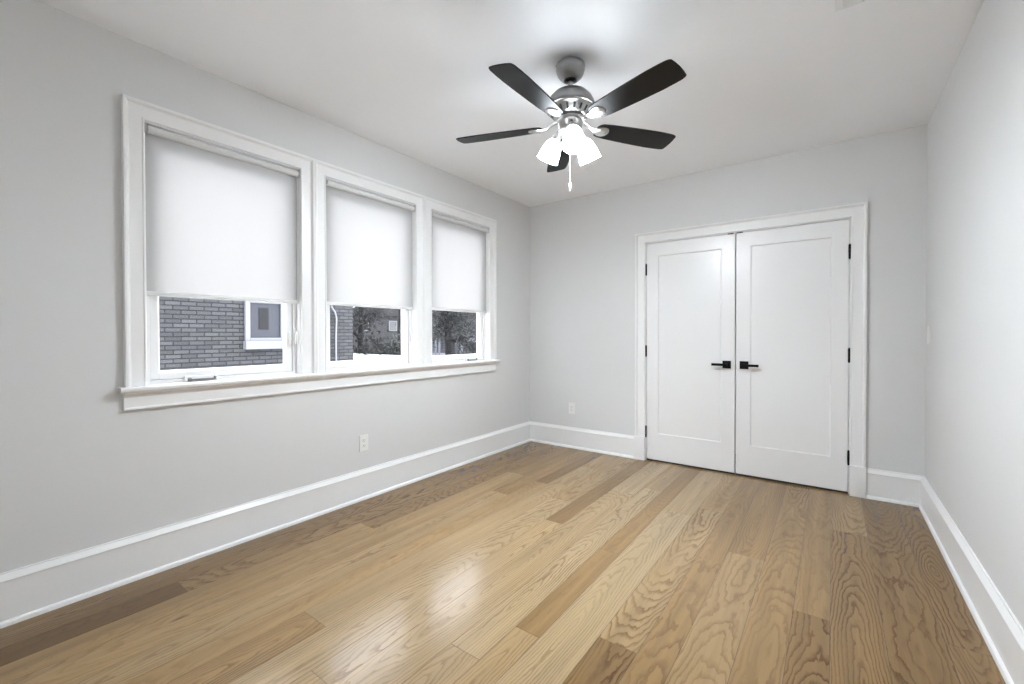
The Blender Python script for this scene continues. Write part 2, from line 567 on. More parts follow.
# stool and apron
bm = BM()
SA, SB = -3.521, -.612
prof = [(-.07, ZW0-.026), (-.07, ZW0), (.050, ZW0), (.056, ZW0-.003), (.058, ZW0-.009), (.056, ZW0-.019), (.050, ZW0-.0255)]
sweep(bm, [[(x, SA, z) for x, z in prof], [(x, SB, z) for x, z in prof]])
sweep(bm, [[(x, yy, z) for x, z in [(0, ZW0-.026), (.036, ZW0-.026), (.034, ZW0-.034), (.026, ZW0-.042), (.021, ZW0-.046), (.018, ZW0-.052), (.018, ZW0-.100), (.022, ZW0-.103), (.022, ZW0-.111), (0, ZW0-.113)]]
           for yy in (-3.502, -.640)])
tag(obj('trim_4', bm, TRIM, smooth=25), 'long white window stool and apron under the three windows', 'trim', kind='structure')

XS, XG = -.055, -.082           # inner face of the sash, glass
def make_window(i, a, b_):
    root = empty('window_%d' % (i+1), (0, (a+b_)/2, ZW0))
    tag(root, ('white casement window nearest the viewer, brick wall outside', 'white middle casement window with brick and white roof outside', 'white far casement window with a dark tree outside')[i], 'window', kind='structure')
    bm = BM()                                        # jamb lining
    x0 = -TW-.012
    J = .014
    box(bm, x0, 0, a, a+.002+J*.2, ZW0, ZW1); box(bm, x0, 0, b_-.002-J*.2, b_, ZW0, ZW1)
    box(bm, x0, 0, a, b_, ZW1-.005, ZW1)
    part('jamb', bm, SASHM, root)
    bm = BM()                                        # fixed frame
    fa, fb = a+.005, b_-.005
    fw = .022
    box(bm, -.125, XS+.012, fa, fa+fw, ZW0, ZW1-.005, .002); box(bm, -.125, XS+.012, fb-fw, fb, ZW0, ZW1-.005, .002)
    box(bm, -.125, XS+.012, fa+fw, fb-fw, ZW0, ZW0+.018, .002); box(bm, -.125, XS+.012, fa+fw, fb-fw, ZW1-.027, ZW1-.005, .002)
    part('frame', bm, SASHM, root)
    # sash: stiles and rails with a bevelled glazing bead
    sa, sb, s0, s1 = fa+fw+.002, fb-fw-.002, ZW0+.020, ZW1-.029
    sw, sr = .036, .035
    bm = BM()
    box(bm, -.104, XS, sa, sa+sw, s0, s1, .003); box(bm, -.104, XS, sb-sw, sb, s0, s1, .003)
    box(bm, -.104, XS, sa+sw, sb-sw, s0, s0+sr, .003); box(bm, -.104, XS, sa+sw, sb-sw, s1-sr, s1, .003)
    sash = part('sash', bm, SASHM, root)
    ga, gb, g0, g1 = sa+sw, sb-sw, s0+sr, s1-sr
    bm = BM()
    bw = .010
    ring = lambda q, x: [(x, ga+q, g0+q), (x, gb-q, g0+q), (x, gb-q, g1-q), (x, ga+q, g1-q)]
    L0, L1, L2 = [[bm.verts.new(p) for p in ring(q, x)] for q, x in ((0, XS-.004), (bw, XG+.006), (bw, XG))]
    for A, B in ((L0, L1), (L1, L2)):
        for k in range(4): bm.faces.new((A[k], A[(k+1) % 4], B[(k+1) % 4], B[k]))
    part('glazing_bead', bm, SASHM, root)
    bm = BM()
    vs = [bm.verts.new(p) for p in ((XG, ga, g0), (XG, gb, g0), (XG, gb, g1), (XG, ga, g1))]
    bm.faces.new(vs)
    part('pane', bm, GLASS, root)
    # lock lever on the right of the frame
    bm = BM()
    ly, lz = fb-.010, 1.19
    box(bm, XS+.011, XS+.018, ly-.009, ly+.009, lz-.04, lz+.04, .003)
    lk = part('lock_plate', bm, PLATE, root)
    bm = BM()
    tube(bm, [(XS+.017, ly, lz+.012), (XS+.036, ly-.002, lz+.016), (XS+.043, ly-.005, lz-.0), (XS+.039, ly-.008, lz-.045), (XS+.034, ly-.009, lz-.058)], [.006, .0075, .008, .0075, .005], 10)
    part('lock_lever', bm, PLATE, root, 60)
    if i == 0:
        bm = BM()
        box(bm, XS-.001, XS+.006, sb-.026, sb-.008, lz-.035, lz+.02, .003)
        tube(bm, [(XS+.004, sb-.017, lz+.01), (XS+.016, sb-.018, lz), (XS+.018, sb-.019, lz-.05), (XS+.012, sb-.018, lz-.06)], [.005, .006, .006, .004], 8)
        part('keeper', bm, PLATE, root, 60)
    if i != 1:                                       # folded crank operator on the sill
        c0 = -3.235 if i == 0 else -1.02
        bm = BM()
        box(bm, XS+.002, XS+.030, c0-.006, c0+.150, ZW0+.0006, ZW0+.030, .007)
        part('crank_cover', bm, SASHM, root, 40)
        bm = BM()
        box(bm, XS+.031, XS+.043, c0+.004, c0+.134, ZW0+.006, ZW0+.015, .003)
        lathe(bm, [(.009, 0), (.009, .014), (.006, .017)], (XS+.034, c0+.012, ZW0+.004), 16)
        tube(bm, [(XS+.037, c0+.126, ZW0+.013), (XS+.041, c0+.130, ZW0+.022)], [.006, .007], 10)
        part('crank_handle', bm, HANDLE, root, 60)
    return root
for i, (a, b_) in enumerate(WIN): make_window(i, a, b_)

# ------------------------------------------------------------------ roller shades
SHL = ['white roller shade half drawn over the nearest window in front of the brick wall',
       'white roller shade half drawn over the middle window of the three',
       'white roller shade half drawn over the window by the room corner']
for i, (a, b_) in enumerate(WIN):
    RX, RZ = -.010, ZW1-.032
    root = empty('roller_shade', (RX, (a+b_)/2, RZ))
    tag(root, SHL[i], 'shade', 'roller shades over the windows')
    a1, b1 = a+.010, b_-.006
    bm = BM()
    lathe(bm, [(.019, 0), (.019, b1-a1-.012)], (RX, a1+.006, RZ), 28, (0, 1, 0))
    part('roller_tube', bm, mat('shade_roll', (.66, .66, .65, 1), .6, noise=.01), root, 40)
    for yy in (a+.003, b_-.007):
        bm = BM()
        box(bm, RX-.024, RX+.022, yy, yy+.004, RZ-.026, ZW1-.006, .0015)
        lathe(bm, [(.010, -.004), (.010, .008)], (RX, yy, RZ), 16, (0, 1, 0))
        part('bracket', bm, GREYM, root)
    HZ = 1.398 if i == 0 else (1.404 if i == 1 else 1.412)
    bm = BM()
    fx = RX-.0185
    n = 24
    up = [bm.verts.new((fx, a1+(b1-a1)*k/n, RZ)) for k in range(n+1)]
    dn = [bm.verts.new((fx+.0015*math.sin(k*.9), a1+(b1-a1)*k/n, HZ+.01)) for k in range(n+1)]
    for k in range(n): bm.faces.new((up[k], up[k+1], dn[k+1], dn[k]))
    part('shade_fabric', bm, FABRIC, root, 60)
    bm = BM()
    box(bm, fx-.006, fx+.007, a1, b1, HZ-.010, HZ+.013, .004)
    part('hem_bar', bm, mat('hem_bar_white', (.76, .76, .755, 1), .5, noise=.01), root, 40)

# ------------------------------------------------------------------ closet doors
DPROF = [(0, 0), (0, .013), (.003, .016), (.008, .0165), (.011, .013), (.066, .014), (.070, .016), (.074, .022), (.077, .029), (.084, .032), (.0905, .031), (.0915, .028), (.0915, 0)]
PZ = .224
bm = BM()
ca, cb, ct = DX0-.006, DX1+.006, DZ+.006
sweep(bm, [[(ca-w, -t, PZ) for w, t in DPROF], [(ca-w, -t, ct+w) for w, t in DPROF],
           [(cb+w, -t, ct+w) for w, t in DPROF], [(cb+w, -t, PZ) for w, t in DPROF]])
# plinth blocks
for x0, x1 in ((PL0, ca+.0), (cb-.0, PL1)):
    box(bm, x0, x1, -.037, 0, 0, PZ, .003)
# jambs lining the opening
box(bm, DX0-.02, DX0, 0, .12, 0, DZ+.02); box(bm, DX1, DX1+.02, 0, .12, 0, DZ+.02); box(bm, DX0, DX1, 0, .12, DZ, DZ+.02)
box(bm, DX0, DX0+.012, .046, .08, 0, DZ); box(bm, DX1-.012, DX1, .046, .08, 0, DZ); box(bm, DX0, DX1, .046, .08, DZ-.012, DZ)
tag(obj('trim_5', bm, TRIM, smooth=25), 'white casing with plinth blocks around the closet doors', 'trim', kind='structure')

XM = 2.0865
def leaf(n, x0, x1, hinge_x, rose_x, tipdir):
    z0, z1 = .015, DZ-.004
    y0, y1 = .005, .041
    root = empty('door_%d' % n, (hinge_x, y0, z0))
    tag(root, 'white single panel closet door on the %s with black lever handle' % ('left' if n == 1 else 'right'), 'door', kind='structure')
    sw, tr, br = .107, .118, .245
    px0, px1, pz0, pz1 = x0+sw, x1-sw, z0+br, z1-tr
    bm = BM()
    rings = []
    for q, yy in ((0, None),):
        pass
    def rect(xa, xb, za, zb, yy): return [bm.verts.new(p) for p in ((xa, yy, za), (xb, yy, za), (xb, yy, zb), (xa, yy, zb))]
    Rb = rect(x0, x1, z0, z1, y1)
    R0 = rect(x0, x1, z0, z1, y0+.002)
    R1 = rect(x0+.002, x1-.002, z0+.002, z1-.002, y0)
    R2_ = rect(px0, px1, pz0, pz1, y0)
    R3 = rect(px0+.002, px1-.002, pz0+.002, pz1-.002, y0+.002)
    R4 = rect(px0+.007, px1-.007, pz0+.007, pz1-.007, y0+.007)
    bm.faces.new(Rb)
    for A, B in ((Rb, R0), (R0, R1), (R1, R2_), (R2_, R3), (R3, R4)):
        for k in range(4): bm.faces.new((A[k], A[(k+1) % 4], B[(k+1) % 4], B[k]))
    bm.faces.new(R4)
    part('leaf', bm, DOORP, root)
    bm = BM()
    box(bm, x0+.002, x1-.002, y0+.004, y1-.004, .0008, z0+.001)  # added black strip paints the shade in the gap under the leaf
    part('door_gap_shade', bm, GAP, root)
    for hz in (1.800, 1.033, .272):
        bm = BM()
        hx = hinge_x
        for k in range(3):
            lathe(bm, [(.0072, -.0165), (.0075, -.016), (.0075, .016), (.0072, .0165)], (hx, y0-.008, hz+(k-1)*.0335), 14)
        lathe(bm, [(.002, 0), (.0055, .002), (.0055, .004), (.002, .007)], (hx, y0-.008, hz+.050), 12)
        lathe(bm, [(.002, 0), (.0055, .002), (.0055, .004), (.002, .007)], (hx, y0-.008, hz-.057), 12)
        box(bm, hx-.003, hx+.003, y0-.008, y0+.03, hz-.05, hz+.05)
        part('hinge', bm, BLACK, root, 40)
    bm = BM()
    hz = .932
    box(bm, rose_x-.0325, rose_x+.0325, y0-.009, y0, hz-.0325, hz+.0325, .0015)
    lathe(bm, [(.011, 0), (.011, .046)], (rose_x, y0-.008, hz), 20, (0, -1, 0))
    h = part('handle_rose', bm, BLACK, root, 40)
    bm = BM()
    xa, xb = sorted((rose_x-tipdir*.011, rose_x+tipdir*.112))
    box(bm, xa, xb, y0-.060, y0-.048, hz-.0105, hz+.0105, .002)
    part('handle_lever', bm, BLACK, root)
    bm = BM()
    cx = XM-.038 if n == 1 else XM+.030
    box(bm, cx-.023, cx+.023, -.004, .0046, z1-.0035, DZ-.0003)
    part('ball_catch', bm, BLACK, root)
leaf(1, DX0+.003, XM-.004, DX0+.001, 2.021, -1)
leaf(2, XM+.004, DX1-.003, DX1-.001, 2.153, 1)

# ------------------------------------------------------------------ outlets, switch, vent
def plate(root, yz, ax):
    pass
def outlet(kind, loc, rz, label):
    # local frame: plate in the xz plane, facing -y
    root = empty('power_outlet' if kind != 'switch' else 'light_switch', loc, rz)
    tag(root, label, 'outlet' if kind != 'switch' else 'switch')
    bm = BM()
    box(bm, -.036, .036, -.007, 0, -.058, .058, .003)
    part('cover_plate', bm, PLATE, root, shift=False)
    if kind == 'duplex':
        for zz in (.0195, -.0195):
            bm = BM()
            prism(bm, [(.0165*math.cos(q)*1.02, max(-.0135, min(.0135, .0175*math.sin(q)))) for q in [2*PI*k/24 for k in range(24)]],
                  lambda p, q: (p, -.0065, zz+q), lambda p, q: (p, -.0092, zz+q))
            s = part('socket', bm, PLATE, root, shift=False)
            bm = BM()
            box(bm, -.0075, -.0052, -.0098, -.009, zz-.002, zz+.0075); box(bm, .0052, .0075, -.0098, -.009, zz-.001, zz+.0065)
            lathe(bm, [(.0026, 0), (.0026, .0008)], (0, -.009, zz-.0075), 12, (0, -1, 0))
            obj('slots', bm, SLOT, s)
        bm = BM(); lathe(bm, [(.003, 0), (.003, .001)], (0, -.007, 0), 12, (0, -1, 0)); obj('screw', bm, GREYM, root)
    else:
        bm = BM()
        box(bm, -.0168, .0168, -.0098, -.006, -.0335, .0335, .0015)
        if kind == 'switch':
            prism(bm, [(-.0095, -.030), (-.0098, .0), (-.0145, .030), (-.006, .030), (-.006, -.030)], lambda p, q: (-.0145, p, q), lambda p, q: (.0145, p, q))
        s = part('socket' if kind != 'switch' else 'rocker', bm, PLATE, root, shift=False)
        if kind != 'switch':
            bm = BM()
            for zz in (.016, -.016):
                box(bm, -.0075, -.0052, -.0104, -.0096, zz-.002, zz+.0075); box(bm, .0052, .0075, -.0104, -.0096, zz-.001, zz+.0065)
                lathe(bm, [(.0026, 0), (.0026, .0008)], (0, -.0096, zz-.0075), 12, (0, -1, 0))
            obj('slots', bm, SLOT, s)
outlet('duplex', (0, -2.168, .405), PI/2, 'white duplex power outlet on the wall under the windows')
outlet('decora', (.535, 0, .414), 0, 'white rectangular power outlet on the back wall left of the closet')
outlet('switch', (W, -.150, 1.183), -PI/2, 'white light switch on the right wall near the corner')

VX0, VX1, VY0, VY1 = 2.752, 2.942, -2.022, -1.670
root = empty('ceiling_vent', ((VX0+VX1)/2, (VY0+VY1)/2, H))
tag(root, 'white louvred air register on the ceiling at the top edge of the photo', 'vent')
bm = BM()
fw = .026
zz0, zz1 = H-.006, H
box(bm, VX0, VX0+fw, VY0, VY1, zz0, zz1, .002); box(bm, VX1-fw, VX1, VY0, VY1, zz0, zz1, .002)
box(bm, VX0+fw, VX1-fw, VY0, VY0+fw, zz0, zz1, .002); box(bm, VX0+fw, VX1-fw, VY1-fw, VY1, zz0, zz1, .002)
part('frame', bm, VENTM, root)
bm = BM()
box(bm, VX0+fw, VX1-fw, VY0+fw, VY1-fw, H-.0012, H-.0002)  # dark sheet painted as the shade inside the duct
part('duct_shade_sheet', bm, SLOT, root)
nl = 17
for k in range(nl):
    yy = VY0+fw+(VY1-VY0-2*fw)*(k+.5)/nl
    bm = BM()
    prism(bm, [(-.007, -.001), (.006, -.009), (.007, -.008), (-.006, .0)], lambda p, q: (VX0+fw, yy+p, H-.001+q), lambda p, q: (VX1-fw, yy+p, H-.001+q))
    part('louvre', bm, VENTM, root)
for yy in (VY0+.013, VY1-.013):
    bm = BM(); lathe(bm, [(.004, 0), (.004, .002), (.002, .003)], ((VX0+VX1)/2, yy, zz0), 12, (0, 0, -1)); part('screw', bm, GREYM, root)

# ------------------------------------------------------------------ ceiling fan
FX, FY = 1.632, -2.045
fan = empty('ceiling_fan', (FX, FY, H))
tag(fan, 'five blade black and nickel ceiling fan with three lit glass shades', 'ceiling fan')
c0 = (FX, FY, 0)
bm = BM()
lathe(bm, [(.045, H), (.045, H-.016), (.071, H-.017), (.0745, H-.020), (.0755, H-.034), (.0740, H-.050), (.069, H-.066), (.060, H-.081), (.049, H-.092), (.039, H-.099), (.034, H-.100), (.030, H-.094), (.029, H-.08)], c0, 48)
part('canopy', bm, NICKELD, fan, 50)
for s in (1, -1):
    bm = BM()
    d = R*s
    lathe(bm, [(.004, .068), (.004, .0765), (.002, .078)], (FX, FY, H-.022), 10, d)
    part('canopy_screw', bm, NICKELD, fan, 50)
bm = BM()
lathe(bm, [(.0, H-.075), (.028, H-.075), (.026, H-.088), (.014, H-.094), (0, H-.096)], c0, 30)
part('hanger_ball', bm, GAP, fan, 50)
bm = BM()
lathe(bm, [(.0128, H-.08), (.0128, 2.452)], c0, 24)
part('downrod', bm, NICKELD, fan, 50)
bm = BM()
lathe(bm, [(.013, 2.478), (.022, 2.479), (.030, 2.475), (.060, 2.466), (.090, 2.448), (.110, 2.426), (.124, 2.400), (.129, 2.384), (.130, 2.374), (.128, 2.370), (.118, 2.369), (.114, 2.368)], c0, 56)
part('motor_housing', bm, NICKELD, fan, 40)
bm = BM()
lathe(bm, [(.117, 2.370), (.118, 2.366), (.111, 2.361), (.102, 2.349), (.092, 2.337), (.084, 2.329), (.079, 2.326), (.05, 2.326)], c0, 56)
band = part('vent_band', bm, NICKEL, fan, 40)
for k in range(18):                                   # dark slots in the band
    q = 2*PI*(k+.5)/18
    bm = BM()
    e = Vector((math.cos(q), math.sin(q), 0)); t = Vector((-math.sin(q), math.cos(q), 0))
    P = []
    for r_, z_, w_ in ((.1075, 2.3565, .0050), (.1030, 2.3504, .0060), (.0940, 2.3394, .0056), (.0895, 2.3344, .0044)):
        o_ = Vector((FX, FY, z_))+e*(r_+.0018)+Vector((0, 0, -.0012))
        P.append((o_-t*w_, o_+t*w_))
    for A, B in zip(P, P[1:]):
        vs = [bm.verts.new(p) for p in (A[0], A[1], B[1], B[0])]
        vb = [bm.verts.new(Vector(p)-e*.003+Vector((0, 0, .002))) for p in (A[0], A[1], B[1], B[0])]
        bm.faces.new(vs); bm.faces.new(vb)
        for j in range(4): bm.faces.new((vs[j], vs[(j+1) % 4], vb[(j+1) % 4], vb[j]))
    s = obj('vent_slot', bm, GAP, band)
    s.data.transform(Matrix.Translation(-Vector((FX, FY, H))))
bm = BM()
lathe(bm, [(.064, 2.328), (.064, 2.316)], c0, 40)
part('neck_ring', bm, GAP, fan, 40)
bm = BM()
lathe(bm, [(.058, 2.318), (.074, 2.317), (.076, 2.313), (.074, 2.307), (.060, 2.305)], c0, 48)
part('flywheel', bm, NICKEL, fan, 40)
bm = BM()
lathe(bm, [(.050, 2.308), (.060, 2.306), (.0645, 2.301), (.065, 2.296), (.065, 2.262), (.062, 2.254), (.050, 2.247), (.030, 2.242), (0, 2.240)], c0, 48)
hous = part('switch_housing', bm, NICKEL, fan, 40)
bm = BM()
qd = Vector((.56, -.83, 0)).normalized()
box(bm, -.006, .006, -.0025, .0, -.003, .003, .0008)
bm.transform(Matrix.Translation(Vector((FX, FY, 2.284))+qd*.0655) @ Matrix.Rotation(math.atan2(qd.y, qd.x)+PI/2, 4, 'Z'))
o = part('reverse_switch', bm, BLACK, fan)

BZ, BR, PH = 2.287, .635, -.29
def blade_outline():
    half = [(.150, .026), (.160, .043), (.178, .051), (.23, .056), (.31, .061), (.42, .066), (.51, .0685), (.57, .0670), (.607, .0645), (.622, .0615), (.629, .0555)]
    other = [(a_, -b_) for a_, b_ in reversed(half)]
    tip = [(.632, .03), (.635, .0), (.632, -.03)]
    return half+tip+other
PITCHB = math.radians(-12)
for k in range(5):
    q = PH+k*2*PI/5
    Mx = Matrix.Translation((0, 0, BZ-H)) @ Matrix.Rotation(q, 4, 'Z') @ Matrix.Rotation(PITCHB, 4, 'X')
    bm = BM()
    prism(bm, blade_outline(), lambda p, w: (p, w, -.003), lambda p, w: (p, w, .003))
    es = [e for e in bm.edges if abs(e.verts[0].co.z-e.verts[1].co.z) < 1e-6]
    bmesh.ops.bevel(bm, geom=es, offset=.0015, segments=2, affect='EDGES')
    bm.transform(Mx)
    bl = obj('blade', bm, BLADE, fan)
    # bracket: leaf plate under the blade and a curved arm to the flywheel
    bm = BM()
    rot = Matrix.Rotation(q, 4, 'Z')
    tilt = math.tan(PITCHB)
    pr = []
    # r, half width, height of the top face above the blade's middle plane, thickness
    for r_, w_, h_, t_ in ((.064, .012, .026, .006), (.080, .0135, .025, .006), (.098, .013, .016, .006), (.114, .013, .006, .006), (.130, .0165, -.0015, .007),
                           (.148, .022, -.0036, .008), (.166, .0285, -.0036, .009), (.184, .033, -.0036, .009), (.200, .0335, -.0036, .008), (.213, .0285, -.0036, .006), (.222, .019, -.0036, .005), (.227, .006, -.0036, .003)):
        k_ = max(0., min(1., (r_-.098)/.035))*tilt
        pr.append([rot @ Vector((r_, s_*w_, BZ-H+h_+k_*s_*w_-d_*t_)) for s_, d_ in ((1, 0), (1, .35), (.72, .85), (.3, 1), (-.3, 1), (-.72, .85), (-1, .35), (-1, 0))])
    sweep(bm, pr)
    br_ = obj('blade_bracket', bm, NICKEL, fan, 35)
    for p, w in ((.170, .018), (.170, -.018), (.205, 0)):
        bm = BM()
        lathe(bm, [(.0045, 0), (.0042, .0022), (.002, .0032)], (p, w, -.0095), 10, (0, 0, -1))
        bm.transform(Mx)
        obj('screw', bm, NICKELD, br_, 40)

# light kit
for k in range(3):
    q = math.radians(-54+120*k)
    e = Vector((math.cos(q), math.sin(q), 0))
    top = Vector((FX, FY, 2.232))+e*.083
    ax = (e*math.sin(math.radians(27))+Vector((0, 0, -math.cos(math.radians(27))))).normalized()
    bm = BM()
    tube(bm, [Vector((FX, FY, 2.272))+e*.050, Vector((FX, FY, 2.268))+e*.066, top-ax*.024, top-ax*.010], [.011, .011, .012, .014], 14)
    part('lamp_arm', bm, NICKEL, fan, 50)
    bm = BM()
    lathe(bm, [(.014, -.020), (.020, -.016), (.0235, -.008), (.024, .010), (.022, .012)], top, 28, ax)
    part('lamp_socket', bm, NICKEL, fan, 50)
    bm = BM()
    outp = [(.021, .003), (.026, .005), (.034, .013), (.0415, .027), (.0475, .045), (.052, .065), (.055, .086), (.0575, .106), (.0585, .114)]
    inn = [(r_-.003, h_) for r_, h_ in reversed(outp)]
    inn[0] = (.0570, .115)
    lathe(bm, outp+inn, top, 40, ax, caps=False)
    sh = part('lamp_shade', bm, SHADEGLASS, fan, 60)
    bm = BM()
    lathe(bm, [(.010, .012), (.012, .035), (.016, .055), (.024, .078), (.029, .088), (.029, .097), (.025, .108), (.015, .115), (0, .117)], top, 24, ax)
    b_o = part('bulb', bm, BULBM, fan, 60)
# pull chain
bm = BM()
px_, py_ = FX-.004, FY+.002
zt_, zb_ = 2.243, 1.990
n = 62
for k in range(n):
    z_ = zt_-(zt_-zb_)*k/(n-1)
    bmesh.ops.create_icosphere(bm, subdivisions=1, radius=.0021, matrix=Matrix.Translation((px_, py_, z_)))
tube(bm, [(px_, py_, zt_), (px_, py_, zb_)], .0011, 6)
ch = part('pull_chain', bm, CHAIN, fan, 60)
bm = BM()
lathe(bm, [(.002, 0), (.0055, -.006), (.006, -.016), (.0045, -.030), (.003, -.036), (.004, -.040), (.002, -.046), (0, -.047)], (px_, py_, zb_), 16)
fob = obj('chain_fob', bm, CHAIN, ch, 50)
fob.data.transform(Matrix.Translation(-Vector((FX, FY, H))))

# ------------------------------------------------------------------ outside
GZ = -3.3
EXT = lambda n, c, r=.8: mat(n, c, r, noise=.12, nscale=3)
GROUND = mat('pale_bounce_ground', (.58, .58, .575, 1), .9, noise=.06, nscale=2)  # unseen ground, made pale to bounce daylight up to the ceiling
bm = BM()
box(bm, -60, -TW-.4, -30, 60, GZ-.2, GZ)
tag(obj('ground', bm, GROUND), 'unseen ground outside the windows, made pale to bounce daylight indoors', 'ground', kind='structure')

# neighbour's brick house
BX, BYE = -5.3, 1.31
WHITE = mat('exterior_white', (.150, .152, .163, 1), .6, noise=.02)
PANEB = mat('blue_grey_blind_behind_glass', (.0158, .0170, .0255, 1), .5, noise=.03)
house = empty('brick_house', (BX-4, -3, GZ))
tag(house, 'grey brick house next door seen through the nearest window', 'house')
bm = BM()
box(bm, BX-8, BX, -9, BYE, GZ, 3.6)
part('brick_wall', bm, BRICK, house)
bm = BM()
prism(bm, [(BX+.35, 3.6), (BX+.35, 3.72), (BX-4, 5.4), (BX-8.35, 3.72), (BX-8.35, 3.6)], lambda p, q: (p, -9.3, q), lambda p, q: (p, BYE+.15, q))
part('roof', bm, EXT('grey_shingles', (.03,.03,.032,1)), house)
wy0, wy1, wz0, wz1 = -.775, -.110, .968, 2.35
bm = BM()
fr = .075
box(bm, BX-.02, BX+.05, wy0, wy0+fr, wz0+.10, wz1, .006); box(bm, BX-.02, BX+.05, wy1-fr, wy1, wz0+.10, wz1, .006)
box(bm, BX-.02, BX+.05, wy0+fr, wy1-fr, wz1-fr, wz1, .006)
box(bm, BX-.02, BX+.05, wy0+fr, wy1-fr, wz0+.10, 1.143, .006)
box(bm, BX-.02, BX+.05, wy0+fr, wy1-fr, 1.744, 1.81, .006)
box(bm, BX-.02, BX+.11, wy0-.02, wy1+.02, wz0-.02, wz0+.12, .006)
hw = part('window_frame', bm, WHITE, house)
def sub(name, bm, m_, parent):
    off = Vector((0, 0, 0)); p = parent
    while p: off += p.location; p = p.parent
    bmesh.ops.translate(bm, vec=-off, verts=bm.verts)
    return obj(name, bm, m_, parent)
bm = BM(); box(bm, BX-.015, BX+.012, wy0+fr, wy1-fr, 1.143, 1.744); sub('lower_pane', bm, PANEB, hw)
bm = BM(); box(bm, BX-.015, BX+.022, wy0+fr, wy1-fr, 1.81, wz1-fr); sub('upper_pane', bm, PANEB, hw)
bm = BM()
for k in range(4):
    for j in range(3):
        y_ = -.548+j*.053; z_ = 1.287+k*.094
        box(bm, BX+.012, BX+.024, y_, y_+.053, z_, z_+.094, .002)
sub('dark_hanging_panel', bm, EXT('dark_panel', (.004, .0043, .005, 1)), hw)
bm = BM()
tube(bm, [(BX+.05, .76, 2.2), (BX+.05, .80, 1.74), (BX+.05, .875, 1.64), (BX+.05, .905, 1.52), (BX+.05, .89, 1.2), (BX+.05, .89, GZ+.3)], .017, 12)
part('downspout', bm, WHITE, house, 50)

# flat white roof of the rear porch
pc = empty('flat_roof_porch', (-9.5, 3.3, GZ))
tag(pc, 'low porch with a flat white roof behind the brick house', 'porch')
WR = mat('white_roof_membrane', (.34, .345, .35, 1), .7, noise=.02)
bm = BM()
prism(bm, [(-13, BYE+.02), (-5.32, BYE+.02), (-5.32, 4.55), (-13, 5.15)], lambda a, b: (a, b, .38), lambda a, b: (a, b, .56))
part('roof_slab', bm, WR, pc)
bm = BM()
tube(bm, [(-7.0, 1.6, .57), (-6.6, 2.3, .575), (-5.9, 2.9, .575), (-5.5, 3.1, .575)], .02, 8)  # thin grey tube drawing the shadow curve on the white roof
part('roof_shadow_line', bm, EXT('grey_roof_shadow', (.25, .25, .26, 1)), pc, 50)
for p in ((-12.7, 4.9), (-9.2, 4.65), (-5.6, 4.3)):
    bm = BM(); box(bm, p[0]-.07, p[0]+.07, p[1]-.07, p[1]+.07, GZ, .38, .01)
    part('post', bm, WHITE, pc)

# houses further off
def far_house(loc, rz, w, d, h, wallc, label, wins, name='house', mid=0.):
    r = empty(name, loc, rz)
    tag(r, label, 'house')
    bm = BM(); box(bm, mid-w/2, mid+w/2, 0, d, 0, h); obj('wall', bm, EXT('siding', wallc), r)
    bm = BM(); prism(bm, [(mid-w/2-.3, h), (mid, h+w*.28), (mid+w/2+.3, h), (mid+w/2+.3, h-.15), (mid-w/2-.3, h-.15)], lambda a, b: (a, -.3, b), lambda a, b: (a, d+.3, b))
    obj('roof', bm, EXT('dark_roof', (.02, .02, .022, 1)), r)
    for (x, z, ww, hh, cm) in wins:
        bm = BM(); box(bm, x-ww/2-.07, x+ww/2+.07, -.06, .02, z-.07, z+hh+.07, .01); f_ = obj('window', bm, WHITE, r)
        bm = BM(); box(bm, x-ww/2, x+ww/2, -.075, -.055, z, z+hh); box(bm, x-ww/2, x+ww/2, -.08, -.06, z+hh*.5-.015, z+hh*.5+.015)
        obj('pane', bm, cm, f_)
    return r
PALE = mat('bright_blind', (.085, .088, .092, 1), .5, noise=.1)
DARKP = mat('dark_glass', (.008, .008, .010, 1), .3, noise=.1)
def aim(u, v, dist):
    d = F+R2*((u-512)/438.43)-U2*((v-339.32)/438.43)
    h_ = Vector((d.x, d.y, 0)).length
    return Vector((2.7499, -4.0955, 1.1891))+d*(dist/h_)
p = aim(393, 325, 40)
ang = math.atan2(p.y+4.1, p.x-2.75)-PI/2
lx = 0
far_house((p.x, p.y, GZ), ang, 8.0, 6, 6.3, (.026, .026, .028, 1), 'grey two storey house behind the trees outside the middle window',
          [(0, p.z-GZ-.45, .55, .75, PALE), (-2.4, p.z-GZ-.45, .62, .85, DARKP), (0, 1.2, .8, 1.3, DARKP)], 'house')
STONE = mat('pale_stone', (.10, .105, .12, 1), .8, noise=.12, nscale=3)
p2 = aim(452, 340, 24)
ang2 = math.atan2(p2.y+4.1, p2.x-2.75)-PI/2
h2 = far_house((p2.x, p2.y, GZ), ang2, 8.0, 7, 5.6, (.045, .047, .056, 1), 'dark stone house with porch behind the bare tree outside the far window',
               [(-.75, 4.55, .62, .75, PALE), (2.6, 4.6, .6, .8, DARKP)], 'house', 2.6)
ZP = 3.3+1.19                                          # eye level above the yard
bm = BM()
box(bm, -1.5, -.15, -2.2, .0, ZP-.18, ZP+.10, .03)
obj('porch_roof', bm, EXT('porch_roof_dark', (.012, .012, .014, 1)), h2)
for x in (-.98, -.80, -.62):
    bm = BM(); box(bm, x-.05, x+.05, -2.1, -1.95, 0, ZP-.18, .01); obj('porch_post', bm, STONE, h2)
bm = BM(); box(bm, -1.45, -.2, -2.1, -2.03, ZP-1.02, ZP-.90); obj('porch_rail', bm, WHITE, h2)
ax0, az0 = 1.02, ZP-.95
arc = [(.46*math.cos(PI*k/16), az0+.62*math.sin(PI*k/16)) for k in range(17)]
arc2 = [(.60*math.cos(PI*k/16), az0+.76*math.sin(PI*k/16)) for k in range(17)]
bm = BM()
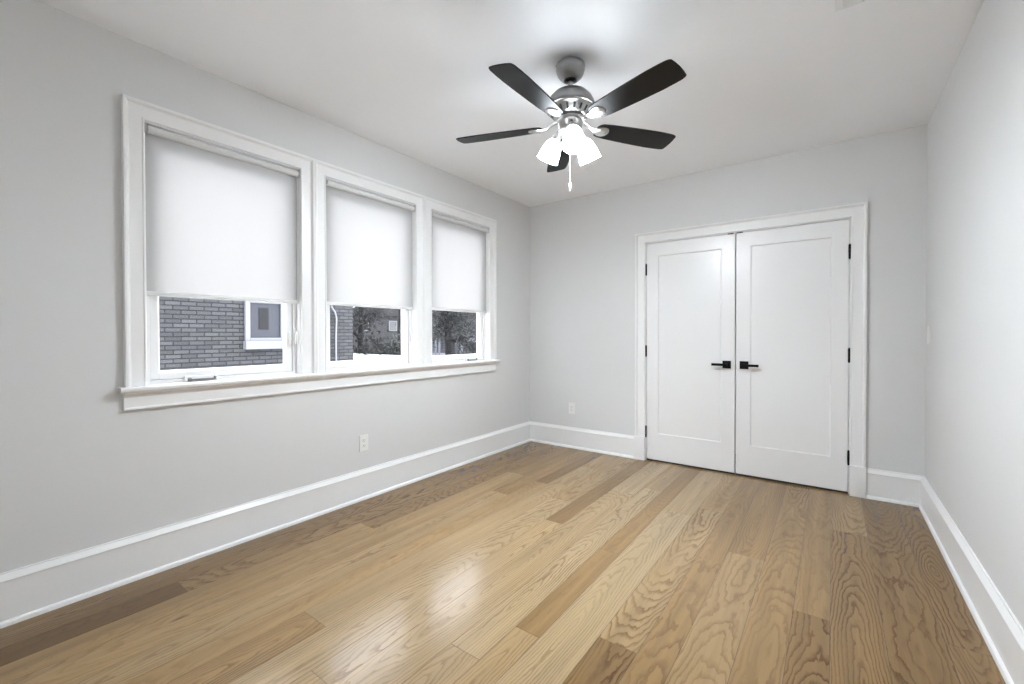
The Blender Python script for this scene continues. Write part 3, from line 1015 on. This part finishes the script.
for k in range(16):
    prism(bm, [arc[k], arc[k+1], arc2[k+1], arc2[k]], lambda a, b: (a+ax0, -.16, b), lambda a, b: (a+ax0, .0, b))
box(bm, ax0-.60, ax0-.46, -.16, 0, 1.6, az0); box(bm, ax0+.46, ax0+.60, -.16, 0, 1.6, az0)
ar = obj('arch_surround', bm, STONE, h2)
bm = BM()
prism(bm, arc+[(-.46, 1.6), (.46, 1.6)], lambda a, b: (a+ax0, -.05, b), lambda a, b: (a+ax0, -.03, b))
obj('arch_door', bm, DARKP, h2)

# trees
BARK = mat('bark', (.0048, .0047, .0058, 1), .9, noise=.3, nscale=6, bump=.5, bscale=20)
LEAF = [mat('foliage_dark', (.010, .0115, .0106, 1), .7, noise=.35, nscale=1.5), mat('foliage_grey_green', (.024, .028, .026, 1), .7, noise=.35, nscale=1.5)]
def tree(loc, height, spread, seed, label, nleaf, leafm, lean=0., trunk=.16, low=.3, leafsize=.10):
    rnd = random.Random(seed)
    r = empty('tree', loc)
    tag(r, label, 'tree', 'trees outside the windows')
    bm = BM()
    tips = []
    def grow(p, d, ln, rad, depth):
        pts, rr = [p], [rad]
        n = 4
        for k in range(n):
            d = (d+Vector((rnd.uniform(-.16, .16), rnd.uniform(-.16, .16), rnd.uniform(-.05, .12)))).normalized()
            p = p+d*(ln/n)
            pts.append(p); rr.append(rad*(1-.5*(k+1)/n))
            if depth > 0 and (depth < 4 or (k+1)/n > low):
                for _ in range(2 if depth > 1 else 3):
                    a = rnd.uniform(0, 2*PI)
                    s = Vector((math.cos(a), math.sin(a), rnd.uniform(-.1, .55))).normalized()
                    grow(p, (s*1.1+d*.45).normalized(), ln*rnd.uniform(.42, .62)*(spread if depth == 4 else 1), rr[-1]*.62, depth-1 if depth < 4 else 2)
            if depth <= 2: tips.append((p, depth))
        tube(bm, pts, rr, 8 if depth > 2 else 5)
    grow(Vector((0, 0, 0)), Vector((lean, 0, 1)).normalized(), height, trunk, 4)
    obj('trunk', bm, BARK, r, 50)
    bm = BM()
    for _ in range(nleaf):
        p, _d = rnd.choice(tips)
        c = p+Vector((rnd.gauss(0, .28), rnd.gauss(0, .28), rnd.gauss(0, .22)))
        a = Vector((rnd.gauss(0, 1), rnd.gauss(0, 1), rnd.gauss(0, 1))).normalized()
        b = a.orthogonal().normalized()
        s = leafsize*rnd.uniform(.6, 1.4)
        vs = [bm.verts.new(c+q) for q in (a*s, b*s*.42, -a*s, -b*s*.42)]
        bm.faces.new(vs)
    f_ = obj('foliage', bm, leafm, r)
    f_['kind'] = 'stuff'
    return r
def tp(u, dist):
    p = aim(u, 339, dist); return (p.x, p.y, GZ)
tree(tp(361, 15.5), 5.8, .55, 3, 'dark leafy tree beside the brick corner outside the middle window', 2600, LEAF[0], leafsize=.065)
tree(tp(385, 22), 3.1, .7, 11, 'low grey green bush tree in front of the grey house outside the middle window', 1500, LEAF[1], leafsize=.08)
tree(tp(397, 31), 8.6, .75, 8, 'tall tree with its crown over the roof of the grey house', 1500, LEAF[0], leafsize=.11, low=.6)
tree(tp(482, 17), 6.6, .8, 5, 'leafy tree at the right edge of the far window', 2000, LEAF[0], leafsize=.07)

# the big bare tree before the stone house: trunk and limbs at their own distance
def limb_tree(dist, limbs, label, twigs, leafm, nleaf, seed):
    rnd = random.Random(seed)
    base = Vector(tp(452, dist))
    r = empty('tree', base)
    tag(r, label, 'tree', 'trees outside the windows')
    k_ = 1/11.04
    right = Vector((math.cos(ang2), math.sin(ang2), 0)); back = Vector((-math.sin(ang2), math.cos(ang2), 0))
    ref = aim(452, 339, dist)
    sc_ = dist*.985/438.43
    ends = []
    def P(a, b, dep):
        return ref + right*((428+a*k_-452)*sc_*1.02) + Vector((0, 0, -(300+b*k_-339)*sc_)) + back*dep - base
    bm = BM()
    for n, (pts, r0, r1, d0, d1) in enumerate(limbs):
        m_ = len(pts)
        ps = [P(a, b, d0+(d1-d0)*i/(m_-1)) for i, (a, b) in enumerate(pts)]
        if n == 0: ps = [Vector((ps[0].x, ps[0].y, -.05))]+ps
        q = len(ps)
        tube(bm, ps, [r0+(r1-r0)*i/(q-1) for i in range(q)], 10 if n == 0 else 7)
        if n:
            for i in range(twigs):
                t_ = rnd.uniform(.3, 1); f = t_*(q-1); j = min(int(f), q-2)
                p0 = ps[j].lerp(ps[j+1], f-j)
                d_ = Vector((rnd.gauss(0, 1), rnd.gauss(0, 1), rnd.gauss(.2, .8))).normalized()
                L_ = rnd.uniform(.35, .95)
                p1 = p0+d_*L_*.5+Vector((rnd.gauss(0, .05), rnd.gauss(0, .05), rnd.gauss(0, .05)))
                p2_ = p0+d_*L_
                tube(bm, [p0, p1, p2_], [r1*.8, r1*.55, .008], 5)
                ends += [p1, p2_]
    obj('trunk', bm, BARK, r, 50)
    bm = BM()
    for _ in range(nleaf):
        c = rnd.choice(ends)+Vector((rnd.gauss(0, .16), rnd.gauss(0, .16), rnd.gauss(0, .14)))
        a = Vector((rnd.gauss(0, 1), rnd.gauss(0, 1), rnd.gauss(0, 1))).normalized(); b = a.orthogonal().normalized()
        z_ = .045*rnd.uniform(.6, 1.5)
        bm.faces.new([bm.verts.new(c+q_) for q_ in (a*z_, b*z_*.45, -a*z_, -b*z_*.45)])
    f_ = obj('foliage', bm, leafm, r); f_['kind'] = 'stuff'
limb_tree(13.5, [
    ([(252, 600), (246, 500), (238, 420), (225, 330), (215, 250), (213, 180), (216, 100), (222, -60), (210, -220)], .19, .06, 0, .2),
    ([(218, 300), (192, 250), (160, 215), (120, 195), (60, 172), (0, 160)], .065, .025, 0, -.5),
    ([(192, 255), (160, 225), (140, 190), (110, 150), (70, 110)], .045, .018, 0, .7),
    ([(236, 430), (200, 410), (190, 350), (192, 300), (205, 250)], .055, .035, .1, .1),
    ([(244, 310), (290, 295), (340, 290), (400, 280), (480, 255)], .050, .018, 0, .5),
    ([(246, 480), (290, 455), (335, 438), (400, 418), (490, 398)], .070, .03, 0, -.4),
    ([(225, 240), (260, 190), (300, 150), (350, 115), (420, 60)], .055, .02, 0, .8),
    ([(212, 170), (180, 110), (150, 40), (120, -60)], .05, .02, 0, -.8),
    ([(240, 380), (290, 340), (320, 310), (345, 260)], .035, .014, 0, 1.0),
    ([(218, 120), (260, 60), (320, 0), (380, -80)], .05, .02, 0, .2),
], 'dark trunked bare tree centred in the far window', 9, LEAF[0], 2600, 4)
